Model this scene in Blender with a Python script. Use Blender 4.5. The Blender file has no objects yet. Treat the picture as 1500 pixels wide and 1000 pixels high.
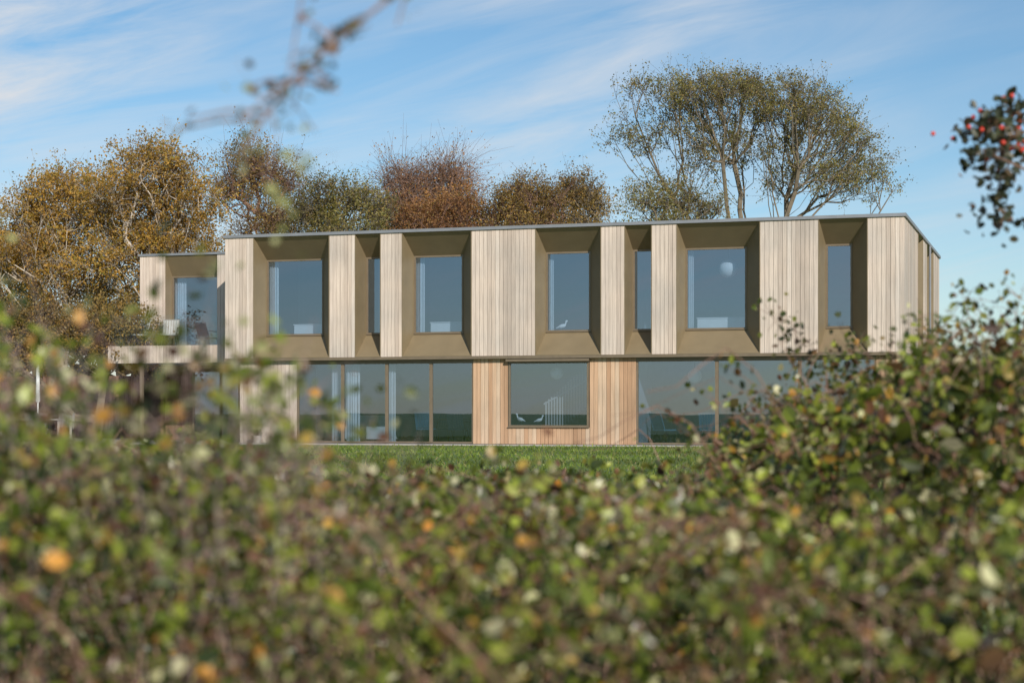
import bpy, math, random, time
import numpy as np
from mathutils import Vector
T0=time.time()
rng=np.random.default_rng(7); random.seed(7)
scene=bpy.context.scene
COL=scene.collection
L=21.2
TH=math.radians(17.4); C,S=math.cos(TH),math.sin(TH)
CAM=(25.56,-51.0,0.97)
def site(r,d,z=0.0):
    # survey grid of the garden, turned 17.4 degrees from the house
    return (CAM[0]+r*C-d*S, CAM[1]+r*S+d*C, z)
def site_arr(p):
    p=np.asarray(p,float); o=np.empty_like(p)
    o[:,0]=CAM[0]+p[:,0]*C-p[:,1]*S; o[:,1]=CAM[1]+p[:,0]*S+p[:,1]*C; o[:,2]=p[:,2]
    return o
# ---------------------------------------------------------------- materials
def new_mat(name):
    m=bpy.data.materials.new(name); m.use_nodes=True
    nt=m.node_tree; nt.nodes.clear()
    out=nt.nodes.new('ShaderNodeOutputMaterial')
    return m,nt,out
def N(nt,t,**kw):
    n=nt.nodes.new(t)
    for k,v in kw.items():
        if k in n.inputs.keys(): n.inputs[k].default_value=v
        else: setattr(n,k,v)
    return n
def ramp(nt,stops,interp='LINEAR'):
    r=nt.nodes.new('ShaderNodeValToRGB'); cr=r.color_ramp; cr.interpolation=interp
    while len(cr.elements)>1: cr.elements.remove(cr.elements[-1])
    cr.elements[0].position=stops[0][0]; cr.elements[0].color=(*stops[0][1],1)
    for p,c in stops[1:]:
        e=cr.elements.new(p); e.color=(*c,1)
    return r
def plain(name,col,rough=.6,metal=0,var=.15,scale=3.0,bump=0.0):
    m,nt,out=new_mat(name)
    b=N(nt,'ShaderNodeBsdfPrincipled',Roughness=rough,Metallic=metal)
    tc=N(nt,'ShaderNodeTexCoord'); no=N(nt,'ShaderNodeTexNoise',Scale=scale,Detail=6.0)
    nt.links.new(tc.outputs['Object'],no.inputs['Vector'])
    r=ramp(nt,[(.25,tuple(c*(1-var) for c in col)),(.75,tuple(min(1,c*(1+var)) for c in col))])
    nt.links.new(no.outputs['Fac'],r.inputs['Fac']); nt.links.new(r.outputs['Color'],b.inputs['Base Color'])
    if bump:
        bp=N(nt,'ShaderNodeBump',Strength=bump,Distance=.02); nt.links.new(no.outputs['Fac'],bp.inputs['Height'])
        nt.links.new(bp.outputs['Normal'],b.inputs['Normal'])
    nt.links.new(b.outputs['BSDF'],out.inputs['Surface'])
    return m
def wood(name,stops,rough=.75):
    m,nt,out=new_mat(name)
    b=N(nt,'ShaderNodeBsdfPrincipled',Roughness=rough)
    g=N(nt,'ShaderNodeNewGeometry'); r=ramp(nt,stops)
    nt.links.new(g.outputs['Random Per Island'],r.inputs['Fac'])
    tc=N(nt,'ShaderNodeTexCoord'); mp=N(nt,'ShaderNodeMapping'); mp.inputs['Scale'].default_value=(28,28,1.1)
    nt.links.new(tc.outputs['Object'],mp.inputs['Vector'])
    ad=N(nt,'ShaderNodeVectorMath',operation='ADD'); nt.links.new(mp.outputs[0],ad.inputs[0])
    sc=N(nt,'ShaderNodeMath',operation='MULTIPLY'); sc.inputs[1].default_value=77
    nt.links.new(g.outputs['Random Per Island'],sc.inputs[0]); nt.links.new(sc.outputs[0],ad.inputs[1])
    no=N(nt,'ShaderNodeTexNoise',Scale=1.0,Detail=5.0,Roughness=.65); nt.links.new(ad.outputs[0],no.inputs['Vector'])
    r2=ramp(nt,[(.3,(.76,.74,.72)),(.7,(1.1,1.09,1.08))]); nt.links.new(no.outputs['Fac'],r2.inputs['Fac'])
    mx=N(nt,'ShaderNodeMix',data_type='RGBA',blend_type='MULTIPLY'); mx.inputs[0].default_value=1
    nt.links.new(r.outputs['Color'],mx.inputs[6]); nt.links.new(r2.outputs['Color'],mx.inputs[7])
    # weathering patches
    n2=N(nt,'ShaderNodeTexNoise',Scale=.55,Detail=3.0); nt.links.new(tc.outputs['Object'],n2.inputs['Vector'])
    r3=ramp(nt,[(.35,(.83,.85,.87)),(.65,(1.05,1.02,1.0))]); nt.links.new(n2.outputs['Fac'],r3.inputs['Fac'])
    m2=N(nt,'ShaderNodeMix',data_type='RGBA',blend_type='MULTIPLY'); m2.inputs[0].default_value=1
    nt.links.new(mx.outputs[2],m2.inputs[6]); nt.links.new(r3.outputs['Color'],m2.inputs[7])
    nt.links.new(m2.outputs[2],b.inputs['Base Color'])
    bp=N(nt,'ShaderNodeBump',Strength=.3,Distance=.004); nt.links.new(no.outputs['Fac'],bp.inputs['Height']); nt.links.new(bp.outputs['Normal'],b.inputs['Normal'])
    nt.links.new(b.outputs['BSDF'],out.inputs['Surface'])
    return m
def leafmat(name,stops,trans=.3,rough=.5,nscale=.6,dark=.6,interp='LINEAR'):
    m,nt,out=new_mat(name)
    g=N(nt,'ShaderNodeNewGeometry'); r=ramp(nt,stops,interp)
    nt.links.new(g.outputs['Random Per Island'],r.inputs['Fac'])
    no=N(nt,'ShaderNodeTexNoise',Scale=nscale,Detail=2.0); nt.links.new(g.outputs['Position'],no.inputs['Vector'])
    r2=ramp(nt,[(.35,(dark,dark*.92,dark*.85)),(.65,(1.15,1.12,1.0))]); nt.links.new(no.outputs['Fac'],r2.inputs['Fac'])
    mx=N(nt,'ShaderNodeMix',data_type='RGBA',blend_type='MULTIPLY'); mx.inputs[0].default_value=1
    nt.links.new(r.outputs['Color'],mx.inputs[6]); nt.links.new(r2.outputs['Color'],mx.inputs[7])
    b=N(nt,'ShaderNodeBsdfPrincipled',Roughness=rough); nt.links.new(mx.outputs[2],b.inputs['Base Color'])
    t=N(nt,'ShaderNodeBsdfTranslucent'); nt.links.new(mx.outputs[2],t.inputs['Color'])
    ms=N(nt,'ShaderNodeMixShader'); ms.inputs[0].default_value=trans
    nt.links.new(b.outputs['BSDF'],ms.inputs[1]); nt.links.new(t.outputs[0],ms.inputs[2])
    nt.links.new(ms.outputs[0],out.inputs['Surface'])
    return m
def glassmat(name,refl,tint,edge=.7):
    m,nt,out=new_mat(name)
    t=N(nt,'ShaderNodeBsdfTransparent'); t.inputs[0].default_value=(*tint,1)
    gl=N(nt,'ShaderNodeBsdfGlossy',Roughness=0.0); gl.inputs['Color'].default_value=(.68,.83,1,1)
    tc=N(nt,'ShaderNodeTexCoord'); no=N(nt,'ShaderNodeTexNoise',Scale=.5,Detail=1.0); nt.links.new(tc.outputs['Object'],no.inputs['Vector'])
    bp=N(nt,'ShaderNodeBump',Strength=.1,Distance=.01); nt.links.new(no.outputs['Fac'],bp.inputs['Height']); nt.links.new(bp.outputs['Normal'],gl.inputs['Normal'])
    lw=N(nt,'ShaderNodeLayerWeight'); pw=N(nt,'ShaderNodeMath',operation='POWER'); pw.inputs[1].default_value=4; nt.links.new(lw.outputs['Facing'],pw.inputs[0])
    mm=N(nt,'ShaderNodeMath',operation='MULTIPLY'); mm.inputs[1].default_value=edge; nt.links.new(pw.outputs[0],mm.inputs[0])
    ad=N(nt,'ShaderNodeMath',operation='ADD'); ad.inputs[1].default_value=refl; nt.links.new(mm.outputs[0],ad.inputs[0])
    ms=N(nt,'ShaderNodeMixShader'); nt.links.new(ad.outputs[0],ms.inputs[0])
    nt.links.new(t.outputs[0],ms.inputs[1]); nt.links.new(gl.outputs[0],ms.inputs[2]); nt.links.new(ms.outputs[0],out.inputs['Surface'])
    return m
M={}
M['clad']=wood('weathered_cladding',[(0,(.43,.36,.305)),(.3,(.53,.455,.39)),(.6,(.595,.52,.455)),(.85,(.54,.455,.38)),(1,(.65,.58,.515))])
M['cladwarm']=wood('cedar_cladding',[(0,(.38,.23,.135)),(.35,(.49,.315,.195)),(.7,(.55,.38,.25)),(1,(.57,.44,.32))])
M['cladred']=wood('red_brown_timber',[(0,(.12,.06,.04)),(.5,(.18,.10,.065)),(1,(.23,.14,.095))])
M['backing']=plain('cladding_cavity',(.05,.04,.03),.9)
M['bronze']=plain('bronze_metal',(.21,.162,.095),.5,.1,.1,2.0)
M['bronzed']=plain('bronze_frame_metal',(.18,.14,.095),.4,.2,.1,5.0)
M['zinc']=plain('zinc_trim',(.26,.27,.29),.45,.4,.1,3.0)
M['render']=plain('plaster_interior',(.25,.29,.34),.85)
M['white']=plain('white_painted',(.72,.72,.70),.6,0,.06)
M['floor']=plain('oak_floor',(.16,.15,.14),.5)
M['roof']=plain('roof_membrane',(.16,.165,.17),.8)
M['glass']=glassmat('window_glass',.30,(.58,.68,.79))
M['glassc']=glassmat('balustrade_glass',.03,(.93,.96,.95),.3)
M['curtain']=plain('linen_curtain',(.62,.64,.64),.9,0,.08,8)
M['blue']=plain('blue_upholstery',(.05,.15,.23),.7)
M['grey']=plain('grey_outdoor_weave',(.40,.40,.39),.6)
M['weave']=plain('dark_grey_weave',(.20,.19,.18),.7)
M['dark']=plain('dark_steel',(.04,.04,.042),.45,.6)
M['stone']=plain('patio_stone',(.36,.34,.31),.85,0,.2,2.0,.3)
M['bark']=plain('grey_brown_bark',(.16,.13,.09),.9,0,.35,4.0,.5)
M['barkbirch']=plain('birch_bark',(.38,.33,.27),.9,0,.5,3.0,.4)
M['barkred']=plain('reddish_twig_bark',(.20,.12,.085),.9,0,.3,4.0)
M['cane']=plain('bramble_cane',(.23,.13,.09),.6,0,.4,14.0)
M['cane2']=plain('purple_brown_shoot',(.25,.175,.165),.6,0,.3,14.0)
# ---------------------------------------------------------------- mesh builders
def mesh_quads(name,V,F):
    V=np.asarray(V,np.float32).reshape(-1,3); F=np.asarray(F,np.int32).reshape(-1,4)
    me=bpy.data.meshes.new(name)
    me.vertices.add(len(V)); me.vertices.foreach_set('co',V.ravel())
    me.loops.add(F.size); me.loops.foreach_set('vertex_index',F.ravel())
    me.polygons.add(len(F)); me.polygons.foreach_set('loop_start',np.arange(0,F.size,4,dtype=np.int32))
    try: me.polygons.foreach_set('loop_total',np.full(len(F),4,np.int32))
    except Exception: pass
    me.update(calc_edges=True); me.validate()
    me.polygons.foreach_set('use_smooth',np.zeros(len(me.polygons),dtype=bool))
    return me
def empty(name,loc,label=None,cat=None,**kw):
    o=bpy.data.objects.new(name,None); o.location=loc; o.empty_display_size=.3; COL.objects.link(o)
    if label: o['label']=label
    if cat: o['category']=cat
    for k,v in kw.items(): o[k]=v
    return o
def add(name,me,mat,parent=None,label=None,cat=None,loc=None,**kw):
    o=bpy.data.objects.new(name,me); COL.objects.link(o)
    if mat is not None: me.materials.clear(); me.materials.append(mat)
    if parent: o.parent=parent
    if loc is not None: o.location=loc
    if label: o['label']=label
    if cat: o['category']=cat
    for k,v in kw.items(): o[k]=v
    return o
def ident(u,w,z): return (u,w,z)
class MB:
    def __init__(s): s.v=[]; s.f=[]
    def quad(s,a,b,c,d):
        n=len(s.v); s.v+= [a,b,c,d]; s.f.append((n,n+1,n+2,n+3))
    def box(s,x0,x1,y0,y1,z0,z1,P=ident):
        n=len(s.v)
        s.v+=[P(x,y,z) for z in (z0,z1) for x,y in ((x0,y0),(x1,y0),(x1,y1),(x0,y1))]
        for f in ((0,3,2,1),(4,5,6,7),(0,1,5,4),(1,2,6,5),(2,3,7,6),(3,0,4,7)): s.f.append(tuple(n+i for i in f))
    def tube(s,pts,rads,k=6):
        pts=[Vector(p) for p in pts]; n0=len(s.v)
        for i,p in enumerate(pts):
            t=(pts[min(i+1,len(pts)-1)]-pts[max(i-1,0)])
            t=t.normalized() if t.length>1e-9 else Vector((0,0,1))
            a=t.cross(Vector((0.31,.95,.1))); a=a.normalized() if a.length>.05 else Vector((1,0,0))
            b=t.cross(a); r=rads[i] if hasattr(rads,'__len__') else rads
            for j in range(k):
                an=2*math.pi*j/k; q=p+a*(r*math.cos(an))+b*(r*math.sin(an)); s.v.append((q.x,q.y,q.z))
        for i in range(len(pts)-1):
            for j in range(k):
                s.f.append((n0+i*k+j,n0+i*k+(j+1)%k,n0+(i+1)*k+(j+1)%k,n0+(i+1)*k+j))
    def ell(s,c,r,n=10,m=7,tilt=0):
        n0=len(s.v)
        for i in range(m+1):
            ph=-math.pi/2+math.pi*i/m; ph=max(-1.55,min(1.55,ph))
            for j in range(n):
                a=2*math.pi*j/n; x=r[0]*math.cos(ph)*math.cos(a); y=r[1]*math.cos(ph)*math.sin(a); z=r[2]*math.sin(ph)
                x,z=x*math.cos(tilt)-z*math.sin(tilt),x*math.sin(tilt)+z*math.cos(tilt)
                s.v.append((c[0]+x,c[1]+y,c[2]+z))
        for i in range(m):
            for j in range(n): s.f.append((n0+i*n+j,n0+i*n+(j+1)%n,n0+(i+1)*n+(j+1)%n,n0+(i+1)*n+j))
    def done(s,name,mat,parent=None,label=None,cat=None,org=(0,0,0),smooth=False,**kw):
        V=np.array(s.v,float)-np.array(org)
        me=mesh_quads(name,V,s.f)
        if smooth: me.polygons.foreach_set('use_smooth',[True]*len(me.polygons))
        o=add(name,me,mat,parent,label,cat,**kw)
        if parent is None: o.location=org
        return o
def boards(mb,u0,u1,z0,z1,P,w=0.0,pitch=.128,gap=.009,th=.022):
    n=max(1,round((u1-u0)/pitch)); p=(u1-u0)/n
    for i in range(n):
        dw=random.uniform(-.003,.003); g1=gap*random.uniform(.6,1.5)
        mb.box(u0+i*p+g1/2,u0+(i+1)*p-gap/2,w+dw,w+th,z0,z1,P)
# ---------------------------------------------------------------- sky
w=bpy.data.worlds.new("World"); scene.world=w; w.use_nodes=True
nt=w.node_tree; nt.nodes.clear()
SUN_AZ=math.radians(38); SUN_EL=math.radians(27)
sdir=Vector((math.sin(SUN_AZ)*math.cos(SUN_EL),-math.cos(SUN_AZ)*math.cos(SUN_EL),math.sin(SUN_EL)))
out=nt.nodes.new('ShaderNodeOutputWorld'); bg=N(nt,'ShaderNodeBackground',Strength=.115)
sky=nt.nodes.new('ShaderNodeTexSky'); sky.sky_type='NISHITA'; sky.sun_disc=False
sky.sun_elevation=SUN_EL; sky.sun_rotation=math.atan2(sdir.x,sdir.y); sky.air_density=1.0; sky.dust_density=.2; sky.ozone_density=4.0; sky.altitude=50
tc=N(nt,'ShaderNodeTexCoord')
def mapped(rot,sc,loc=(0,0,0)):
    a=N(nt,'ShaderNodeMapping'); a.inputs['Rotation'].default_value=rot; nt.links.new(tc.outputs['Generated'],a.inputs['Vector'])
    b=N(nt,'ShaderNodeMapping'); b.inputs['Scale'].default_value=sc; b.inputs['Location'].default_value=loc; nt.links.new(a.outputs[0],b.inputs['Vector'])
    return b
m1=mapped((0,math.radians(14),0),(3.4,3.4,26),(3,1,0)); n1=N(nt,'ShaderNodeTexNoise',Scale=1.4,Detail=9.0,Roughness=.60,Distortion=.8); nt.links.new(m1.outputs[0],n1.inputs['Vector'])
m2=mapped((0,math.radians(20),0),(2.4,2.4,9),(7,2,1.5)); n2=N(nt,'ShaderNodeTexNoise',Scale=1.2,Detail=3.0,Distortion=.3); nt.links.new(m2.outputs[0],n2.inputs['Vector'])
r1=ramp(nt,[(.32,(0,0,0)),(.72,(1,1,1))]); nt.links.new(n1.outputs['Fac'],r1.inputs['Fac'])
r2=ramp(nt,[(.36,(.12,.12,.12)),(.61,(.9,.9,.9))]); nt.links.new(n2.outputs['Fac'],r2.inputs['Fac'])
# a bank of thicker cirrus in the north-west
nv=N(nt,'ShaderNodeVectorMath',operation='NORMALIZE'); nt.links.new(tc.outputs['Generated'],nv.inputs[0])
ds=N(nt,'ShaderNodeVectorMath',operation='DISTANCE'); nt.links.new(nv.outputs[0],ds.inputs[0]); ds.inputs[1].default_value=(-.54,.81,.22)
mr=N(nt,'ShaderNodeMapRange'); mr.inputs['From Min'].default_value=.18; mr.inputs['From Max'].default_value=.03; mr.inputs['To Min'].default_value=0; mr.inputs['To Max'].default_value=1.3; nt.links.new(ds.outputs['Value'],mr.inputs['Value'])
mxx=N(nt,'ShaderNodeMath',operation='MAXIMUM'); nt.links.new(r2.outputs['Color'],mxx.inputs[0]); nt.links.new(mr.outputs[0],mxx.inputs[1])
mu=N(nt,'ShaderNodeMath',operation='MULTIPLY',use_clamp=True); nt.links.new(r1.outputs['Color'],mu.inputs[0]); nt.links.new(mxx.outputs[0],mu.inputs[1])
hs=N(nt,'ShaderNodeHueSaturation'); hs.inputs['Hue'].default_value=.493; hs.inputs['Saturation'].default_value=1.06; hs.inputs['Value'].default_value=.93; nt.links.new(sky.outputs[0],hs.inputs['Color'])
mc=N(nt,'ShaderNodeMix',data_type='RGBA'); nt.links.new(mu.outputs[0],mc.inputs[0]); nt.links.new(hs.outputs[0],mc.inputs[6]); mc.inputs[7].default_value=(6.2,6.4,6.7,1)
nt.links.new(mc.outputs[2],bg.inputs['Color']); nt.links.new(bg.outputs[0],out.inputs['Surface'])
sl=bpy.data.lights.new('sun','SUN'); sl.energy=5.0; sl.angle=math.radians(.5); sl.color=(1,.93,.83)
so=bpy.data.objects.new('sun',sl); so.rotation_euler=sdir.to_track_quat('Z','Y').to_euler(); so.location=(10,-30,40); COL.objects.link(so)
# ---------------------------------------------------------------- camera
cd=bpy.data.cameras.new('camera'); cd.sensor_width=36; cd.lens=62.16; cd.shift_y=.07; cd.clip_end=6000; cd.clip_start=.05
cd.dof.use_dof=True; cd.dof.focus_distance=54; cd.dof.aperture_fstop=4.5; cd.dof.aperture_blades=0
co=bpy.data.objects.new('camera',cd); co.location=CAM; co.rotation_euler=(math.radians(90),0,TH); COL.objects.link(co); scene.camera=co
# ---------------------------------------------------------------- ground
def groundmat():
    m,nt,out=new_mat('lawn_grass_ground')
    g=N(nt,'ShaderNodeNewGeometry'); b=N(nt,'ShaderNodeBsdfPrincipled',Roughness=.9)
    n1=N(nt,'ShaderNodeTexNoise',Scale=.35,Detail=8.0,Roughness=.7); nt.links.new(g.outputs['Position'],n1.inputs['Vector'])
    r=ramp(nt,[(.3,(.06,.10,.018)),(.5,(.095,.15,.028)),(.7,(.14,.17,.045))]); nt.links.new(n1.outputs['Fac'],r.inputs['Fac'])
    n2=N(nt,'ShaderNodeTexNoise',Scale=9.0,Detail=6.0); nt.links.new(g.outputs['Position'],n2.inputs['Vector'])
    bp=N(nt,'ShaderNodeBump',Strength=1.0,Distance=.08); nt.links.new(n2.outputs['Fac'],bp.inputs['Height']); nt.links.new(bp.outputs['Normal'],b.inputs['Normal'])
    nt.links.new(r.outputs['Color'],b.inputs['Base Color']); nt.links.new(b.outputs[0],out.inputs['Surface']); return m
g=MB(); g.quad((-2500,-2500,0),(2500,-2500,0),(2500,2500,0),(-2500,2500,0))
g.done('ground',groundmat(),label='wide flat lawn of rough green grass',kind='structure')
g=MB(); g.box(-16,.2,-1.6,9,-.05,.03); g.box(.2,21.6,-.75,.1,-.05,.03)
g.done('patio',M['stone'],label='pale stone patio along the timber house',kind='structure')
def blades(n):
    p=np.empty((n,3)); d=rng.uniform(10,52,n); r=rng.uniform(-.33,.33,n)*d
    p=site_arr(np.stack([r,d,np.zeros(n)],1))
    ok=(p[:,1]<-.9); p=p[ok]; n=len(p)
    a=rng.uniform(0,math.pi,n); h=rng.uniform(.02,.07,n)*(1+.6*(rng.random(n)>.95)); wd=rng.uniform(.008,.02,n)
    dx=np.stack([np.cos(a)*wd,np.sin(a)*wd,np.zeros(n)],1)
    lean=np.stack([rng.normal(0,.03,n),rng.normal(0,.03,n),h],1)
    V=np.stack([p-dx,p+dx,p+lean+dx*.25,p+lean-dx*.25],1).reshape(-1,3)
    return mesh_quads('grass',V,np.arange(4*n).reshape(-1,4))
add('grass',blades(60000),leafmat('grass_blades',[(0,(.08,.15,.015)),(.5,(.16,.25,.03)),(.9,(.24,.29,.06)),(1,(.32,.28,.13))],.35,.6,.25,.6),label='short tufted lawn grass catching low sun',kind='stuff')
# ---------------------------------------------------------------- house
house=empty('timber_house',(0,0,0),'two-storey flat-roofed house in vertical timber boards with bronze window recesses','house')
Z0,Z1=2.71,6.53; IZ0,IZ1=3.44,5.87; D=.75
Pf=ident
def Ps(u,w,z): return (L-w,u,z)
def Pa(u,w,z): return (u,3.0+w,z)
def panel(P,u0,u1,z0=Z0,z1=Z1,mat='clad',name='cladding_panel',label=None):
    m=MB(); boards(m,u0,u1,z0,z1,P); m.done(name,M[mat],house,label)
    b=MB(); b.box(u0+.01,u1-.01,.026,.05,z0,z1,P); b.done('wall_backing',M['backing'],house)
def window(P,u0,u1,z0,z1,w,fr=.055,name='window',label=None,sash=False):
    g=MB(); g.quad(P(u0+fr,w+.04,z0+fr),P(u1-fr,w+.04,z0+fr),P(u1-fr,w+.04,z1-fr),P(u0+fr,w+.04,z1-fr))
    wo=g.done(name,M['glass'],house,label)
    f=MB()
    f.box(u0,u1,w,w+.09,z0,z0+fr,P); f.box(u0,u1,w,w+.09,z1-fr,z1,P)
    f.box(u0,u0+fr,w,w+.09,z0+fr,z1-fr,P); f.box(u1-fr,u1,w,w+.09,z0+fr,z1-fr,P)
    if name=='window': f.box(u0-.02,u1+.02,w-.04,w-.002,z0-.012,z0+.012,P)
    f.done('frame',M['bronzed'],wo)
    return wo
def recess(P,u0,u1,narrow=False,iz0=IZ0,iz1=IZ1):
    w0=u0+(.06 if narrow else .1); w1=u1-(.06 if narrow else .5)
    m=MB(); o=[P(u0,0,Z0),P(u1,0,Z0),P(u1,0,Z1),P(u0,0,Z1)]; i=[P(w0,D,iz0),P(w1,D,iz0),P(w1,D,iz1),P(w0,D,iz1)]
    for k in range(4): m.quad(o[k],o[(k+1)%4],i[(k+1)%4],i[k])
    e=.018
    m.box(u0-e,u0,-.014,.03,Z0,Z1,P); m.box(u1,u1+e,-.014,.03,Z0,Z1,P)
    m.box(u0,u1,-.014,-.001,Z0-.001,Z0+.03,P)
    m.done('window_recess',M['bronze'],house)
    window(P,w0,w1,iz0,iz1,D-.012)
    return w0,w1
panels=[(0,1.01),(3.58,4.48),(5.30,6.04),(8.27,10.33),(12.34,13.09),(13.88,14.66),(17.09,18.80),(20.16,21.2)]
recs=[(1.01,3.58,0),(4.48,5.30,1),(6.04,8.27,0),(10.33,12.34,0),(13.09,13.88,1),(14.66,17.09,0),(18.80,20.16,0)]
for a,b in panels: panel(Pf,a+(.018 if a>0 else 0),b-(.018 if b<21 else 0))
wins=[recess(Pf,a,b,bool(n)) for a,b,n in recs]
for a,b in [(.03,4.8),(6.7,8.4),(11.3,14.4)]: panel(Ps,a,b)
recess(Ps,4.82,6.68,True); recess(Ps,8.42,11.28,True)
def Pl(u,w,z): return (w,u,z)
panel(Pl,.03,14.4)
def Pb(u,w,z): return (u,14.43-w,z)
panel(Pb,.0,L,mat='clad')
panel(Pb,.5,20.9,.05,2.6,mat='cladwarm')
m=MB(); m.box(.06,L-.06,.06,14.37,6.50,6.60); m.done('roof',M['roof'],house)
m=MB()
m.box(-.05,L+.05,-.05,.055,6.532,6.625); m.box(-.05,L+.05,14.38,14.48,6.532,6.625); m.box(-.05,.055,.056,14.379,6.532,6.625); m.box(L-.055,L+.05,.056,14.379,6.532,6.625)
m.done('roof_edge',M['zinc'],house)
m=MB(); m.box(-.02,L+.02,-.03,.10,2.62,2.705); m.box(L-.1,L+.02,.101,14.43,2.62,2.705); m.box(-.02,.1,.101,14.43,2.62,2.705)
m.done('floor_trim',M['bronzed'],house)
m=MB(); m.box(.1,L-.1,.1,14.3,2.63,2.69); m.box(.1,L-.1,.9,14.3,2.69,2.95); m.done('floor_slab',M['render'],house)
G=.16
def Pg(u,w,z): return (u,G+w,z)
for a,b,z0,z1 in [(.44,2.42,.04,2.62),(8.28,9.40,.04,2.62),(9.40,11.96,.04,.54),(11.96,13.39,.04,2.62),(20.4,21.05,.04,2.62)]:
    panel(Pg,a,b,z0,z1,mat='cladwarm' if a>3 else 'clad',name='lower_cladding_panel')
def Psg(u,w,z): return (21.05-w,u,z)
panel(Psg,G,14.2,.04,2.62,mat='cladwarm',name='lower_cladding_panel')
def Plg(u,w,z): return (.44+w,u,z)
panel(Plg,G,14.2,.04,2.62,mat='clad',name='lower_cladding_panel')
m=MB(); m.box(9.38,11.98,-.02,G+.05,2.53,2.60); m.done('window_head',M['bronzed'],house)
window(Pg,9.42,11.94,.55,2.53,-.02,.06)
for a,b in [(2.42,3.96),(3.96,5.44),(5.44,6.90),(6.90,8.28)]: window(Pg,a,b,.05,2.55,.03,.05,'glazed_door')
for a,b in [(13.39,15.80),(15.80,18.22),(18.22,20.4)]: window(Pg,a,b,.05,2.55,.03,.05,'glazed_door')
m=MB(); m.box(2.42,8.28,G+.0,G+.1,2.552,2.618); m.done('door_head',M['bronzed'],house)
m=MB(); m.box(13.39,20.4,G+.0,G+.1,2.552,2.618); m.done('door_head',M['bronzed'],house)
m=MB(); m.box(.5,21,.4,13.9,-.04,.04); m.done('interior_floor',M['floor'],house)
m=MB()
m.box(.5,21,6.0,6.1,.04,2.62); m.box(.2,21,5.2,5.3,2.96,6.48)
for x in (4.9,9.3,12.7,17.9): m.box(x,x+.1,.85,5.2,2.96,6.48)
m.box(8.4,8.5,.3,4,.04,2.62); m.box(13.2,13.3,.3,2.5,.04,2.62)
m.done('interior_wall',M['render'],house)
m=MB()
for i in range(12): m.box(10.1+.235*i,10.1+.235*(i+1),2.2,3.2,.04+.2*i,.04+.2*(i+1))
m.done('staircase',M['floor'],house)
m=MB()
for i in range(30):
    x=10.15+.09*i; z=.04+.85*(x-10.1); m.box(x,x+.045,1.62,1.66,z,min(2.6,z+1.25))
m.quad((10.1,1.61,1.22),(12.6,1.61,2.58),(12.6,1.61,2.61),(10.1,1.61,1.28))
m.done('stair_balustrade',M['grey'],house)
# annex
m=MB(); boards(m,-4.72,-3.75,3.2,6.33,Pa); m.done('cladding_panel',M['clad'],house)
m=MB(); boards(m,-1.80,.0,3.2,6.33,Pa); m.done('cladding_panel',M['clad'],house)
m=MB(); m.box(-4.7,-3.77,3.03,3.1,3.2,6.33); m.box(-1.78,0,3.03,3.1,3.2,6.33); m.box(-4.7,-4.6,3.1,9,.05,6.33); m.box(-4.6,0,8.9,9,.05,6.33); m.done('wall_backing',M['backing'],house)
def Pal(u,w,z): return (-4.725+w,u,z)
m=MB(); boards(m,3.02,9,3.2,6.33,Pal); m.done('cladding_panel',M['clad'],house)
m=MB(); m.box(-4.6,-.03,3.1,8.9,6.2,6.3); m.done('annex_roof',M['roof'],house)
m=MB(); m.box(-4.77,-.06,2.96,3.06,6.332,6.41); m.box(-4.77,-4.66,3.061,9,6.332,6.41); m.done('roof_edge',M['zinc'],house)
m=MB()
o=[(-3.75,3.0,3.2),(-1.8,3.0,3.2),(-1.8,3.0,6.33),(-3.75,3.0,6.33)]; i=[(-3.70,3.4,3.2),(-1.9,3.4,3.2),(-1.9,3.4,5.66),(-3.70,3.4,5.66)]
for k in (1,2,3): m.quad(o[k],o[(k+1)%4],i[(k+1)%4],i[k])
m.done('window_recess',M['bronze'],house)
window(ident,-3.70,-1.9,3.21,5.66,3.39,.06,'glazed_door')
m=MB(); m.box(-4.6,-.1,6.0,6.1,3.2,6.2); m.done('interior_wall',M['render'],house)
m=MB(); boards(m,-4.80,-.04,2.62,3.19,lambda u,w,z:(u,1.0+w,z)); m.done('balcony_fascia',M['clad'],house)
m=MB(); m.box(-4.78,-.06,1.03,3.0,2.64,3.17); m.box(-4.6,-.06,3.0,8.9,2.64,3.17); m.done('balcony_slab',M['render'],house)
m=MB(); m.quad((-4.72,1.05,3.17),(-.08,1.05,3.17),(-.08,1.05,4.2),(-4.72,1.05,4.2)); m.quad((-4.72,1.05,3.17),(-4.72,2.95,3.17),(-4.72,2.95,4.2),(-4.72,1.05,4.2)); m.done('balcony_balustrade',M['glassc'],house)
m=MB(); boards(m,-4.4,.4,.04,2.62,lambda u,w,z:(u,4.2+w,z)); m.done('lower_cladding_panel',M['cladred'],house)
window(ident,-3.3,-1.5,.05,2.45,4.1,.06,'glazed_door')
m=MB(); m.box(-3.72,-3.62,1.2,1.3,.03,2.63); m.done('support_post',M['bronzed'],house)
m=MB(); m.box(-4.6,-4.5,4.22,8.9,.04,2.62); m.done('wall_backing',M['cladred'],house)
m=MB(); m.tube([(L+.06,9,2.7),(L+.06,9,6.5)],.04,8); m.done('downpipe',M['zinc'],house)
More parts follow.
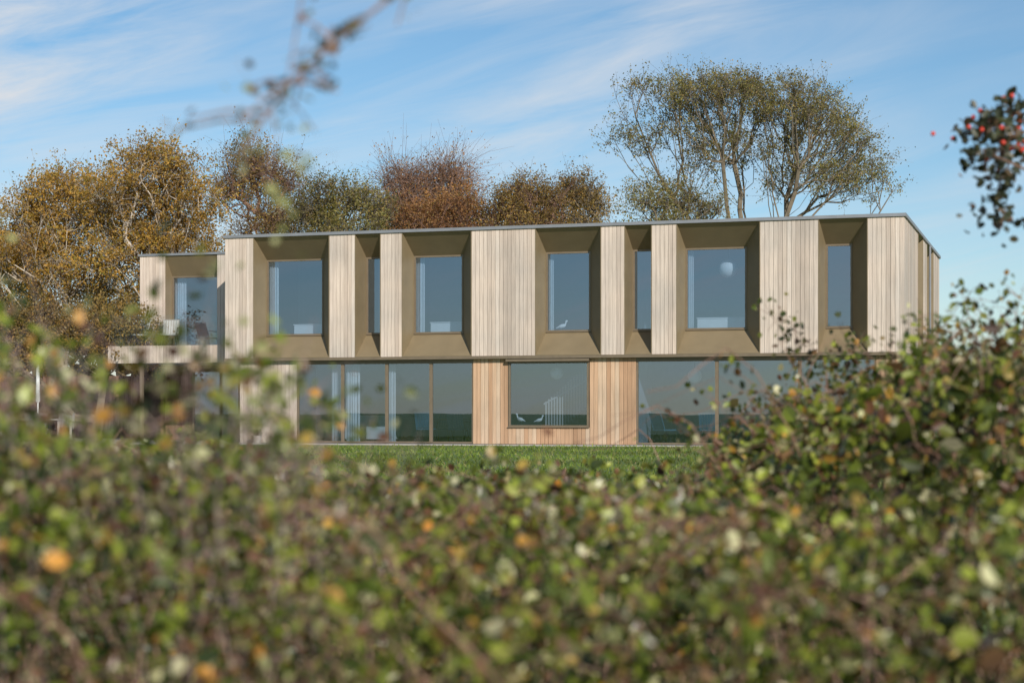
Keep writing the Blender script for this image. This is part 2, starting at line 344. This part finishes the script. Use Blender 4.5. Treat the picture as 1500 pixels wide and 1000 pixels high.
# ---------------------------------------------------------------- furniture & small things
def chair(loc,rot,mat,label,grp):
    root=empty('chair',loc,label,'chair',group=grp); root.rotation_euler=(0,0,rot)
    m=MB(); m.box(-.26,.26,-.25,.27,.40,.44); m.done('seat',M[mat],root)
    m=MB(); 
    for k in range(6):
        x=-.25+.085*k; m.quad((x,.24,.46),(x+.07,.24,.46),(x+.07,.40,.92),(x,.40,.92)); m.quad((x,.255,.46),(x+.07,.255,.46),(x+.07,.415,.92),(x,.415,.92))
    m.tube([(-.26,.24,.44),(-.26,.42,.94),(.26,.42,.94),(.26,.24,.44)],.016)
    m.done('backrest',M[mat],root)
    for sx in (-1,1):
        for sy in (-1,1):
            m=MB(); m.tube([(sx*.22,sy*.2,.40),(sx*.28,sy*.27,0)],[.016,.012]); m.done('leg',M['dark'],root)
    for sx in (-1,1):
        m=MB(); m.tube([(sx*.27,-.22,.42),(sx*.29,-.24,.64),(sx*.29,.28,.66)],.014); m.done('armrest',M['dark'],root)
    return root
chair((-4.25,1.9,3.172),math.radians(-25),'grey','grey woven balcony chair with slim metal legs','chairs on the balcony')
chair((-3.05,2.0,3.172),math.radians(20),'grey','grey woven balcony chair with slim metal legs','chairs on the balcony')
def table(loc,sx,sy,h,mat,label):
    root=empty('table',loc,label,'table')
    m=MB(); m.box(-sx/2,sx/2,-sy/2,sy/2,h-.04,h); m.done('table_top',M[mat],root)
    for a in (-1,1):
        for b in (-1,1):
            m=MB(); m.box(a*(sx/2-.08)-.03,a*(sx/2-.08)+.03,b*(sy/2-.08)-.03,b*(sy/2-.08)+.03,0,h-.041); m.done('leg',M[mat],root)
table((-7.2,.6,.03),2.2,.9,.75,'stone','pale wooden garden table standing on the patio')
for k,(x,y,r) in enumerate([(-7.8,-.2,math.pi),(-6.7,-.2,math.pi),(-7.8,1.4,0),(-6.7,1.4,0)]): chair((x,y,.03),r+.1*k,'weave','dark grey garden chair drawn up to the patio table','garden chairs on the patio')
table((6.4,3.6,.04),2.0,.95,.75,'floor','oak dining table seen through the glazed doors')
for k,(x,y,r) in enumerate([(5.8,2.8,math.pi),(6.9,2.8,math.pi),(5.8,4.4,0),(6.9,4.4,0)]): chair((x,y,.04),r,'blue','blue upholstered dining chair behind the glazing','dining chairs inside the house')
for k,(x,y,r) in enumerate([(13.9,1.8,math.pi*.8),(15.2,2.2,math.pi)]): chair((x,y,.04),r,'blue','blue armchair standing just inside the glazed doors','blue armchairs inside the house')
r_=empty('kitchen_island',(3.4,3.6,.04),'white kitchen island with pale worktop behind glazing','kitchen island')
m=MB(); m.box(-1,1,-.4,.4,.08,.86); m.done('cabinet',M['white'],r_); m=MB(); m.box(-1.05,1.05,-.45,.45,.862,.9); m.done('worktop',M['stone'],r_); m=MB(); m.box(-.95,.95,-.35,.35,0,.078); m.done('plinth',M['dark'],r_)
for (x0,x1) in [(1.7,2.9),(6.4,7.5),(14.95,16.4)]:
    r_=empty('low_cabinet',((x0+x1)/2,1.8,2.955),'long low white cabinet behind an upstairs window','cabinet',group='white cabinets upstairs')
    hw=(x1-x0)/2; m=MB(); m.box(-hw,hw,-.25,.25,.1,.86); m.done('cabinet_body',M['white'],r_); m=MB(); m.box(-hw-.02,hw+.02,-.27,.27,.862,.89); m.done('cabinet_top',M['white'],r_)
    for a in (-1,1): m=MB(); m.box(a*(hw-.1)-.03,a*(hw-.1)+.03,-.2,.2,0,.098); m.done('foot',M['dark'],r_)
def curtain(x0,x1,y,z0,z1):
    m=MB(); n=18
    pts=[(x0+(x1-x0)*i/n, y+.05*math.sin(i*1.9)) for i in range(n+1)]
    for i in range(n): m.quad((pts[i][0],pts[i][1],z0),(pts[i+1][0],pts[i+1][1],z0),(pts[i+1][0],pts[i+1][1],z1),(pts[i][0],pts[i][1],z1))
    m.done('curtain',M['curtain'],None,'pale linen curtain gathered beside a window','curtain',org=((x0+x1)/2,y,z0),smooth=True,group='curtains inside the windows')
for x0,x1 in [(1.0,1.4),(6.1,6.4),(10.35,10.6),(14.7,14.95)]: curtain(x0,x1,1.0,2.97,5.95)
curtain(-3.75,-3.3,3.65,3.19,5.9)
for x0,x1 in [(3.45,3.8),(3.95,4.4),(5.3,5.6)]: curtain(x0,x1,.55,.05,2.55)
def pendant(x,y,z,ceil,r):
    root=empty('pendant_lamp',(x,y,ceil),'white globe pendant lamp hanging from the ceiling','lamp',group='globe pendant lamps')
    m=MB(); m.ell((0,0,z-ceil),(r,r,r),16,10); m.done('lamp_shade',M['white'],root,smooth=True)
    m=MB(); m.tube([(0,0,0),(0,0,z-ceil+r)],.008,5); m.done('cord',M['dark'],root)
pendant(15.9,1.5,5.30,6.48,.28); pendant(14.9,1.4,2.1,2.62,.22); pendant(10.7,1.0,2.2,2.62,.2)
def bird(x,y,z,s,rot):
    root=empty('bird_ornament',(x,y,z),'white carved wading-bird ornament standing on a window ledge','ornament',group='carved bird ornaments'); root.rotation_euler=(0,0,rot); root.scale=(s,s,s)
    m=MB(); m.ell((0,0,.24),(.15,.07,.075),12,8,.25); m.tube([(.1,0,.28),(.14,0,.36),(.15,0,.42)],[.04,.03,.03],8); m.ell((.165,0,.43),(.05,.035,.038),10,7); m.tube([(-.1,0,.22),(-.24,0,.16)],[.04,.008],6)
    m.done('body',M['white'],root,smooth=True)
    m=MB(); m.tube([(.2,0,.43),(.3,0,.41)],[.014,.003],6); m.done('beak',M['dark'],root)
    for a in (-.03,.03): m=MB(); m.tube([(0,a,.19),(0,a,0)],.007,5); m.done('leg',M['dark'],root)
    m=MB(); m.box(-.08,.08,-.06,.06,-.0,.012); m.done('base',M['floor'],root)
m=MB(); m.box(10.3,12.0,.95,1.25,3.40,3.44); m.done('window_ledge',M['white'],house)
m=MB(); m.box(9.4,11.9,.32,.62,.56,.60); m.done('window_ledge',M['white'],house)
bird(10.85,1.08,3.441,.8,.3); bird(9.7,.45,.601,.78,2.9); bird(10.3,.45,.601,.68,.2)
def pot(x,y,mat,lab,flower,s=1.0):
    root=empty('planter',(x,y,.03),lab,'planter'); root.scale=(s,s,s)
    m=MB(); n=12
    for i in range(n):
        a,b=2*math.pi*i/n,2*math.pi*(i+1)/n
        for (ra,za),(rb,zb) in (((.2,0),(.28,.4)),((.28,.4),(.24,.4)),((.24,.4),(.22,.33))): m.quad((ra*math.cos(a),ra*math.sin(a),za),(ra*math.cos(b),ra*math.sin(b),za),(rb*math.cos(b),rb*math.sin(b),zb),(rb*math.cos(a),rb*math.sin(a),zb))
    m.done('pot',M[mat],root)
    n=500; c=rng.normal(0,1,(n,3))*[.16,.16,.13]+[0,0,.58]
    add('foliage',leafmesh(c,rng.uniform(.05,.09,n)),M['lf_pot_y' if flower else 'lf_pot'],root)
def frames(n):
    a=rng.normal(0,1,(n,3)); a/=np.linalg.norm(a,axis=1,keepdims=True)
    b=rng.normal(0,1,(n,3)); b-=a*np.sum(a*b,1,keepdims=True); b/=np.linalg.norm(b,axis=1,keepdims=True)
    return a,b,np.cross(a,b)
def leafmesh(c,s,fold=False,asp=.6,up=0.0):
    c=np.asarray(c); n=len(c); s=np.asarray(s).reshape(-1,1); a,b,nn=frames(n)
    if not fold:
        V=np.stack([c-a*s*.5, c+b*s*asp*.5+nn*s*.08, c+a*s*.5, c-b*s*asp*.5+nn*s*.08],1)
        return mesh_quads('leaves',V.reshape(-1,3),np.arange(4*n).reshape(-1,4))
    k=rng.uniform(.05,.3,(n,1))
    h=s*asp*.5
    V=np.stack([c-a*s*.5, c-a*s*.22+b*h*.9+nn*h*k, c+a*s*.18+b*h*.85+nn*h*k, c+a*s*.5-nn*h*k, c+a*s*.18-b*h*.85+nn*h*k, c-a*s*.22-b*h*.9+nn*h*k],1)
    base=(np.arange(n)*6)[:,None]
    F=np.concatenate([base+[0,1,2,3],base+[0,3,4,5]],1).reshape(-1,4)
    return mesh_quads('leaves',V.reshape(-1,3),F)
M['lf_pot']=leafmat('pot_foliage',[(0,(.05,.09,.03)),(1,(.12,.17,.06))],nscale=4)
M['lf_pot_y']=leafmat('pot_foliage_yellow',[(0,(.05,.09,.03)),(.6,(.10,.15,.04)),(.7,(.7,.5,.04)),(1,(.7,.55,.06))],nscale=4)
pot(1.25,-.3,'stone','small stone planter with green shrub beside the cladding',False,.6)
pot(-8.9,.9,'stone','stone planter with yellow flowers on the patio',True)
pot(-8.3,2.5,'stone','stone planter with green shrub on the patio',False)
root=empty('parasol',(-7.2,.6,.03),'closed cream garden parasol standing through the patio table','parasol')
m=MB(); m.tube([(0,0,0),(0,0,2.7)],.025,8); m.done('pole',M['white'],root)
m=MB(); m.tube([(0,0,1.3),(0,0,1.35),(0,0,2.3),(0,0,2.66)],[.04,.08,.06,.03],10); m.done('canopy',M['curtain'],root,smooth=True)
root=empty('timber_fence',(-9,7,0),'red-brown vertical board garden fence behind the patio','fence')
m=MB(); boards(m,-14,-4.9,.05,2.35,lambda u,w,z:(u,7+w,z)); m.done('fence_boards',M['cladred'],root,org=(-9,7,0))
for k in range(5):
    m=MB(); x=-13.9+k*2.2; m.box(x,x+.1,7.03,7.13,0,2.4); m.done('fence_post',M['cladred'],root,org=(-9,7,0))
print('house',time.time()-T0)
# ---------------------------------------------------------------- trees
def skeleton(base,trunk,targets,bias=.5,jit=.1,seg=.8):
    mx=len(trunk)+2+len(targets)*22
    pos=np.zeros((mx,3)); pl=np.zeros(mx); par=[-1]; n_=1; pos[0]=base
    for t in trunk:
        t=np.array(t,float); pl[n_]=pl[n_-1]+np.linalg.norm(t-pos[n_-1]); pos[n_]=t; par.append(n_-1); n_+=1
    tips=[]
    order=np.argsort(np.linalg.norm(targets-pos[n_-1],axis=1)+rng.normal(0,.8,len(targets)))
    nt_=len(trunk)
    for o in order:
        t=targets[o]; P_=pos[:n_]; dd=np.linalg.norm(P_-t,axis=1); cost=dd+bias*pl[:n_]
        cost[:max(1,nt_//2)]+=5
        cost=cost+np.maximum(0,P_[:,2]-t[2])*1.2
        k=int(np.argmin(cost)); n=min(20,max(2,int(dd[k]/seg))); a=P_[k].copy(); cur=k
        for i in range(1,n+1):
            f=i/n; q=a*(1-f)+t*f; q=q+rng.normal(0,jit,3)*(i<n); q[2]+=-.12*math.sin(math.pi*f)*dd[k]*.6
            pos[n_]=q; par.append(cur); pl[n_]=pl[cur]+dd[k]/n; cur=n_; n_+=1
        tips.append(cur)
    pos=pos[:n_]
    cnt=np.zeros(n_)
    for t in tips:
        k=t
        while k>=0: cnt[k]+=1; k=par[k]
    return pos,par,cnt,tips
def tree(name,r,d,label,lobes,height0,matleaf,bark,ntar,nleaf,lsize,rtip=.012,spread=.45,bias=.5,shell=.55,trunk_top=None,droop=0,twigs=5,pw=.5,bare=0.0):
    bx,by,_=site(r,d); lob=np.array([l[:6] for l in lobes],float)
    wt=lob[:,2]*lob[:,4]; wt/=wt.sum()
    ids=rng.choice(len(lob),ntar,p=wt); v=rng.normal(0,1,(ntar,3)); v/=np.linalg.norm(v,axis=1,keepdims=True)
    v[:,2]=np.where(v[:,2]<-.3,-v[:,2],v[:,2])
    rad=(shell+(1-shell)*rng.random(ntar)**.6)[:,None]*rng.normal(1,.07,(ntar,1))
    l=lob[ids]; tl=np.stack([l[:,0],l[:,5],l[:,1]],1)+v*rad*np.stack([l[:,2],l[:,3],l[:,4]],1)
    tt=trunk_top or height0
    tr=[(0.05*i,.0,tt*i/4) for i in range(1,5)]
    pos,par,cnt,tips=skeleton((0,0,-.1),tr,tl,bias)
    root=empty(name,(bx,by,0),label,'tree'); root.rotation_euler=(0,0,TH)
    m=MB(); rr=rtip*np.maximum(cnt,1)**pw
    for i in range(1,len(pos)):
        p=par[i]
        if cnt[i]<1: continue
        m.tube([pos[p],pos[i]],[min(rr[p],rr[i]*1.3),rr[i]],6 if cnt[i]>8 else 4)
    LP=[]
    per=nleaf//len(tips)
    for t in tips:
        dirn=pos[t]-pos[par[t]]; dirn/=np.linalg.norm(dirn)+1e-6
        isb=rng.random()<bare
        lc=max(3,int(per*rng.uniform(.1,1.9)*(0.2 if isb else 1)))
        ends=[]
        for k in range(twigs):
            e=pos[t]+(dirn*rng.uniform(.2,.8)+rng.normal(0,.42,3)+np.array([0,0,(.2 if isb else 0)-droop*rng.random()]))*spread*(2.4 if isb else 2)
            mid=(pos[t]+e)/2+rng.normal(0,.05,3)+np.array([0,0,.05]); ends.append((mid,e))
            m.tube([pos[t],mid,e],[rtip*.8,rtip*.5,rtip*.25],3)
        for k in range(twigs):
            mid,e=ends[k]; n=lc//twigs+1; f=rng.random((n,1))**.7
            LP.append(mid*(1-f)+e*f+rng.normal(0,spread*.24,(n,3)))
    m.done('trunk',M[bark],root)
    c=np.concatenate(LP); 
    add('crown',leafmesh(c,rng.uniform(.6,1.3,len(c))*lsize),matleaf,root)
    return root
olive=leafmat('olive_autumn_leaves',[(0,(.15,.155,.045)),(.5,(.25,.235,.07)),(.85,(.34,.28,.09)),(1,(.42,.28,.09))],.4,.5,.45,.6)
gold=leafmat('golden_birch_leaves',[(0,(.26,.19,.045)),(.35,(.45,.29,.06)),(.75,(.60,.34,.065)),(1,(.29,.29,.07))],.45,.5,.4,.6)
brown=leafmat('brown_green_leaves',[(0,(.17,.13,.04)),(.5,(.31,.22,.065)),(.85,(.42,.25,.07)),(1,(.26,.24,.07))],.4,.5,.4,.6)
rust=leafmat('rusty_red_leaves',[(0,(.24,.12,.05)),(.5,(.38,.18,.065)),(.8,(.46,.26,.08)),(1,(.27,.21,.06))],.4,.5,.4,.6)
wdl=leafmat('woodland_leaves',[(0,(.05,.06,.025)),(.5,(.10,.09,.035)),(1,(.17,.12,.045))],.2,.7,.1,.6)
def Lpx(cpx,d,items):
    # crown lobes from survey sketch units to metres in the tree's own frame
    k=2590/d; return [((x-cpx)/k, .97+(605-y)/k, rx/k, max(rx,ry)/k*1.0, ry/k, 0.0) for x,y,rx,ry in items]
tree('tree',10.8,80,'large broad-crowned tree with airy olive leaves and visible dark limbs',
  Lpx(1100,80,[(1120,176,115,62),(1070,175,80,60),(970,160,70,46),(1040,165,90,54),(925,214,36,26),(1180,195,80,58),(1205,215,72,55),(1215,232,70,52),(1262,264,48,40),(1250,280,60,36),(1190,280,80,40),(1080,245,90,45),(1000,220,70,50),(965,290,40,25)]),
  7.5,olive,'bark',900,46000,.098,.0105,.39,.80,.55,5.2,twigs=6,pw=.455,bare=.06)
def simple(px,d,items,label,mat,bark='bark',ntar=170,nl=15000,ls=.10,**kw):
    tree('tree',(px-750)/2590*d,d,label,Lpx(px,d,items),4,mat,bark,int(ntar*1.5),int(nl*1.35),ls,**kw)
simple(230,70,[(225,264,60,48),(265,305,55,48),(190,315,60,52),(270,380,55,70),(200,400,70,75),(240,460,70,50)],'tall birch with golden-orange autumn leaves beside the house',gold,'barkbirch',310,34000,.11,trunk_top=5,shell=.3,spread=.48,bare=.12)
simple(85,72,[(90,298,50,38),(50,335,50,50),(130,350,50,60),(80,410,75,70),(120,460,90,50),(20,400,50,60)],'golden-brown autumn birch with thinning crown',gold,'barkbirch',300,34000,.11,trunk_top=3.5,shell=.3,spread=.48,bare=.12)
simple(10,76,[(5,400,50,50),(-40,380,50,60),(20,470,60,50)],'dense brown-green tree at the garden edge',brown,ntar=160,nl=17000,trunk_top=3,shell=.1)
simple(380,78,[(370,255,42,42),(412,285,38,38),(345,295,35,42),(400,345,60,45)],'russet-brown autumn tree rising behind the roof',brown,'barkred',ntar=230,nl=13000,trunk_top=5,shell=.2,spread=.55,bare=.2)
simple(490,76,[(480,300,36,34),(520,306,34,30),(450,322,36,24),(560,322,28,22),(500,350,90,30)],'olive-brown tree with rounded crown behind the roof',olive,ntar=200,nl=13000,trunk_top=4.5,shell=.15,spread=.45,bare=.15)
simple(620,82,[(600,278,48,32),(655,268,42,30),(640,308,70,34),(580,312,40,28),(620,340,70,40)],'russet tree with fine bare drooping twigs',rust,'barkred',ntar=330,nl=7500,ls=.095,trunk_top=5,shell=.2,droop=.6,twigs=9,spread=.7,bare=.45)
simple(665,76,[(665,316,42,26),(615,328,40,18),(650,350,80,28)],'rusty orange-leaved tree behind the roof',rust,'barkred',ntar=170,nl=13000,trunk_top=4.5,shell=.15,spread=.42,bare=.12)
simple(770,76,[(770,300,42,28),(735,318,34,22),(800,308,34,26),(765,345,75,30)],'rounded russet-brown tree behind the roof',brown,'barkred',ntar=200,nl=13000,trunk_top=4.5,shell=.15,spread=.45,bare=.2)
simple(845,78,[(845,296,38,28),(870,312,22,18),(840,345,55,30)],'rounded brown-green tree behind the roof',brown,ntar=160,nl=10000,trunk_top=4.5,shell=.15,spread=.45,bare=.2)
simple(965,76,[(945,308,26,16),(990,303,32,20),(1030,314,35,18),(990,345,60,25)],'small green-brown tree behind the roof',olive,ntar=110,nl=6000,trunk_top=4.5,shell=.3)
simple(140,60,[(150,500,70,40),(60,510,60,45),(10,520,50,50),(190,520,50,30)],'dense brown-green shrub tree beyond the patio',brown,ntar=180,nl=22000,trunk_top=1.5,shell=.2)
print('trees',time.time()-T0)
n=30000; x=rng.uniform(-260,330,n); base=site_arr(np.stack([x,150+8*np.sin(x*.05)+rng.normal(0,5,n),np.zeros(n)],1))
base[:,2]=rng.random(n)**.8*(4.0+1.2*np.sin(x*.21)+.8*np.sin(x*.53+1)+4.5*np.clip((-x-15)/10,0,1)); 
add('woodland',leafmesh(base,rng.uniform(1.0,2.1,n)),wdl,label='distant belt of autumn woodland beyond the fields',kind='stuff')
# ---------------------------------------------------------------- bramble hedge
def sm(x): x=np.clip(x,0,1); return x*x*(3-2*x)
def wob(r,d): return .5*np.sin(r*5.1+d*2.3)+.3*np.sin(r*11.3-d*5.7+1)+.25*np.sin(r*23+d*9+2)+.2*np.sin(d*17-r*7)
def htop(r,d):
    b=.835-.022*d+.05*wob(r,d)
    b=b+(.38+.14*wob(r*1.3,d))*sm((r-.42)/.72)*sm((d-3.0)/1.2)
    b=b+(.12+.07*wob(r*1.7+3,d))*sm((-r/d-.12)/.08)*sm((d-1.8)/.6)
    return b
hl=leafmat('bramble_leaves',[(0,(.035,.055,.012)),(.20,(.09,.13,.02)),(.42,(.21,.27,.035)),(.64,(.37,.42,.07)),(.675,(.24,.14,.055)),(.76,(.19,.09,.05)),(.84,(.14,.07,.045)),(.88,(.46,.48,.22)),(.945,(.64,.62,.42)),(.97,(.54,.38,.08)),(1,(.60,.26,.05))],.33,.36,4.0,.28)
def cluster_pts(nc,per,d0,d1,w0):
    d=d0+(d1-d0)*rng.random(nc)**.9; r=rng.uniform(-1,1,nc)*(.31*d+w0)
    h=htop(r,d); z=h-np.abs(rng.exponential(.15,nc))+.02
    z=np.where(rng.random(nc)<.4, rng.uniform(.05,h),z); z=np.clip(z,.05,None)
    c=np.stack([r,d,z],1)
    p=np.repeat(c,per,0)+rng.normal(0,1,(nc*per,3))*[.040,.040,.032]
    hh=htop(p[:,0],p[:,1]); keep=(p[:,2]<hh+.09)&(p[:,2]>.02)
    a=p[:,0]/p[:,1]; keep&=~((a<-.09)&(p[:,2]>.88)&(rng.random(len(p))<.5))
    keep&=~((a>.1)&(p[:,2]>1.02)&(rng.random(len(p))<.35))
    return p[keep]
hc=site(0,3.6)
hedge=empty('bramble_hedge',hc,'tangled bramble hedge with small green, russet and cream leaves','hedge')
P1=np.concatenate([cluster_pts(2800,17,1.7,4.2,.6),cluster_pts(2900,18,3.6,6.6,.7)])
c=site_arr(P1)-np.array(hc)
sc_=np.clip(P1[:,1]/3.25,.74,1.12)
big=1+.5*(rng.random(len(c))>.84)
add('foliage',leafmesh(c,rng.uniform(.0125,.033,len(c))*sc_*big,True,.72),hl,hedge)
m=MB()
for i in range(850):
    d=rng.uniform(1.7,6.5); r=rng.uniform(-1,1)*(.31*d+.5); h=float(htop(np.array(r),np.array(d)))
    a=rng.uniform(0,2*math.pi); ln=rng.uniform(.2,.8); pk=h+rng.uniform(-.10,.09)
    pts=[]
    ph=rng.uniform(0,6)
    for k in range(9):
        f=k/8; pts.append(np.array([r+math.cos(a)*ln*f+.02*math.sin(7*f+ph),d+math.sin(a)*ln*f*.7,.15+(pk-.15)*math.sin(min(1.0,f*1.25)*math.pi*.62)/1.0-.05*f*f]))
    rad=rng.uniform(.0012,.003)*min(1,d/3.4)
    m.tube(site_arr(np.array(pts)),[rad*(1-.6*k/8) for k in range(9)],4)
# a few old canes leaning diagonally along the face of the hedge
for (r0,d0,z0,r1,d1,z1,rad) in [(-.78,2.3,.74,-.36,2.1,.98,.0044),(-.20,1.75,.88,-.02,1.6,.72,.0030),(.08,1.75,.80,.22,1.65,.86,.0026),(-.58,1.9,.80,-.34,1.65,.64,.0028),(.45,2.3,.66,.62,2.4,.82,.0028)]:
    pts=[(r0+(r1-r0)*f+.012*math.sin(9*f+r0*5),d0+(d1-d0)*f,z0+(z1-z0)*f+.03*math.sin(math.pi*f)) for f in np.linspace(0,1,12)]
    m.tube(site_arr(np.array(pts)),[rad*(1-.5*k/11) for k in range(12)],6)
m.done('stem',M['cane'],hedge,org=hc)
def shoot(path,label,rad=.004,leafn=60,leaf_mat=None,lsz=(.015,.03),side=5,spread=.02,matn='cane2',root=None,lo=.25):
    p=np.array(path,float)
    t=np.linspace(0,len(p)-1,len(p)*5); q=np.stack([np.interp(t,np.arange(len(p)),p[:,k]) for k in range(3)],1)
    ker=np.array([1,2,3,2,1])/9.; qs=q.copy()
    for k in range(3): qs[2:-2,k]=np.convolve(q[:,k],ker,'valid')
    q=qs; 
    if root is None: org=site(*p[0]); root=empty('bramble_shoot',org,label,'plant')
    else: org=tuple(root.location)
    m=MB(); n=len(q); m.tube(site_arr(q),[rad*(1-.75*i/n) for i in range(n)],6)
    cl=[]; i0=int(n*lo)
    for s in range(side):
        i=rng.integers(i0,n-1); dirn=rng.normal(0,1,3)*[1,.6,.8]; dirn/=np.linalg.norm(dirn); ln=rng.uniform(.03,.10)
        e=q[i]+dirn*ln; m.tube(site_arr(np.array([q[i],q[i]+dirn*ln*.5+[0,0,.005],e])),[rad*.45,rad*.35,rad*.2],4); cl+=[e,q[i]+dirn*ln*.6]
    cl+=[q[-1]]+[q[i] for i in rng.integers(i0,n,side)]
    m.done('stem',M[matn],root,org=org)
    cl=np.array(cl); ids=rng.integers(0,len(cl),leafn); c=cl[ids]+rng.normal(0,spread,(leafn,3))
    add('foliage',leafmesh(site_arr(c)-np.array(org),rng.uniform(lsz[0],lsz[1],leafn),True,.75),leaf_mat or hl,root)
    return root
paleg=leafmat('pale_green_leaves',[(0,(.22,.25,.08)),(.6,(.38,.40,.18)),(1,(.50,.48,.30))],.4,.5,5,.8)
darkg=leafmat('dark_shoot_leaves',[(0,(.06,.07,.04)),(.6,(.12,.14,.07)),(1,(.24,.13,.09))],.2,.5,5,.7)
# sapling standing beside the view whose branch arches over and droops
sp=shoot([(.90,1.9,.02),(.88,1.9,.8),(.80,1.9,1.4),(.55,1.9,1.66),(.28,1.9,1.66),(.08,1.95,1.56),(-.05,1.95,1.49),(-.135,1.95,1.427),(-.188,1.95,1.386),(-.232,1.95,1.347),(-.266,1.95,1.307),(-.30,1.95,1.255)],'young sapling with an arching purple-brown branch and sparse leaves',.0055,64,darkg,(.009,.018),16,.009,lo=.6)
sp['category']='tree'; sp.name='sapling'
shoot([(.08,1.95,1.56),(-.07,1.95,1.58),(-.17,1.95,1.53),(-.228,1.95,1.457),(-.237,1.95,1.395),(-.246,1.95,1.342),(-.266,1.95,1.30)],None,.0026,18,darkg,(.009,.016),4,.009,root=sp)
shoot([(-.266,1.95,1.307),(-.257,1.95,1.27),(-.275,1.95,1.235),(-.25,1.95,1.18)],None,.0010,30,paleg,(.010,.017),5,.014,root=sp)
for (r,d,h,n,lab) in [(-.52,2.1,1.20,10,1),(-.36,1.9,1.12,14,1),(-.30,2.0,1.08,18,1)]:
    x2=r+rng.uniform(-.06,.06)
    shoot([(r,d,.05),(r+.02,d,h*.6),(x2,d,h*.88),(x2+rng.uniform(-.05,.08),d+.03,h)],'slender upright bramble shoot with small pale leaves',.0010,n,paleg if lab else hl,(.012,.024),7,.02)
for i in range(44):
    d=rng.uniform(1.9,3.0); f_=rng.uniform(.11,.31); r=-f_*d; h=.93+.15*rng.random()+.03*(f_-.11)/.2
    if rng.random()<.15: h+=.07
    x2=r+rng.uniform(-.10,.10)
    shoot([(r,d,.05),(r+.02,d,h*.6),(x2,d,h*.88),(x2+rng.uniform(-.08,.08),d+.03,h)],'slender bramble shoot with loose green and russet leaves',.0012,27,hl,(.011,.025),10,.028,lo=.62)
for i in range(8):
    d=rng.uniform(2.4,3.4); r=rng.uniform(-.11,.05)*d; h=.84+.06*rng.random(); x2=r+rng.uniform(-.08,.08)
    shoot([(r,d,.05),(r+.02,d,h*.6),(x2,d,h*.9),(x2+rng.uniform(-.08,.08),d+.03,h)],'slender bramble shoot with loose green and russet leaves',.0013,24,hl,(.011,.024),7,.022,lo=.6)
for i in range(64):
    d=rng.uniform(4.3,6.2); r=rng.uniform(.11,.33)*d; h=float(htop(np.array(r),np.array(d)))+rng.uniform(.02,.22)
    x2=r+rng.uniform(-.14,.14)
    shoot([(r,d,.1),(r,d,h*.7),(x2,d,h*.9),(x2+rng.uniform(-.18,.18),d,h)],'thin bramble shoot with russet and green leaves',.0022,34,hl,(.013,.030),10,.024,'cane',lo=.5)
# hawthorn with berries
hawl=leafmat('hawthorn_leaves',[(0,(.025,.035,.018)),(.7,(.06,.07,.035)),(1,(.12,.06,.035))],.15,.45,6,.6)
M['berry']=plain('red_berry',(.58,.045,.02),.3)
org=site(2.0,5.2); hw=empty('hawthorn_tree',org,'young hawthorn with dark leaves and red berries','tree')
m=MB(); tips=[]
def br(a,b,r0,r1,sag=.0):
    a=np.array(a,float);b=np.array(b,float); pts=[a+(b-a)*f+np.array([0,0,sag*math.sin(math.pi*f)])+rng.normal(0,.008,3)*(0<f<1) for f in np.linspace(0,1,7)]
    m.tube(site_arr(np.array(pts)),list(np.linspace(r0,r1,7)),6); return pts
tk=br((2.1,5.2,0),(1.95,5.2,2.1),.035,.018)
for (st,e) in [(4,(1.35,5.1,1.79)),(4,(1.36,5.0,1.70)),(5,(1.37,5.15,1.85)),(5,(1.9,5.4,2.5)),(6,(2.3,5.1,2.6)),(3,(2.4,5.3,1.7)),(3,(1.50,5.1,1.25))]:
    ps=br(tk[st],e,.009,.003,.02)
    for k in range(10):
        i=rng.integers(3,7); e2=ps[i]+rng.normal(0,1,3)*[.045,.08,.035]+[0,0,-.03]; br(ps[i],e2,.003,.0015); tips.append(e2); tips.append((ps[i]+e2)/2)
ps=br((1.43,5.1,1.78),(1.41,5.1,1.50),.004,.002); tips+=ps+ps
for k in range(6):
    e2=ps[rng.integers(2,7)]+rng.normal(0,1,3)*[.03,.03,.03]; tips.append(e2)
m.done('trunk',M['barkred'],hw,org=org)
tips=np.array(tips); c=tips[rng.integers(0,len(tips),1350)]+rng.normal(0,.026,(1350,3))
add('crown',leafmesh(site_arr(c)-np.array(org),rng.uniform(.018,.036,1350),True,.7),hawl,hw)
m=MB()
tb=tips[tips[:,2]>1.70]
for t in tb[rng.integers(0,len(tb),95)]+rng.normal(0,.022,(95,3)): 
    q=site(*t); m.ell(q,(.0072,.0072,.0072),7,5)
m.done('berries',M['berry'],hw,org=org,smooth=True,kind='stuff')
scene.view_settings.view_transform='Standard'; scene.view_settings.look='None'; scene.view_settings.exposure=0
print('total',time.time()-T0)
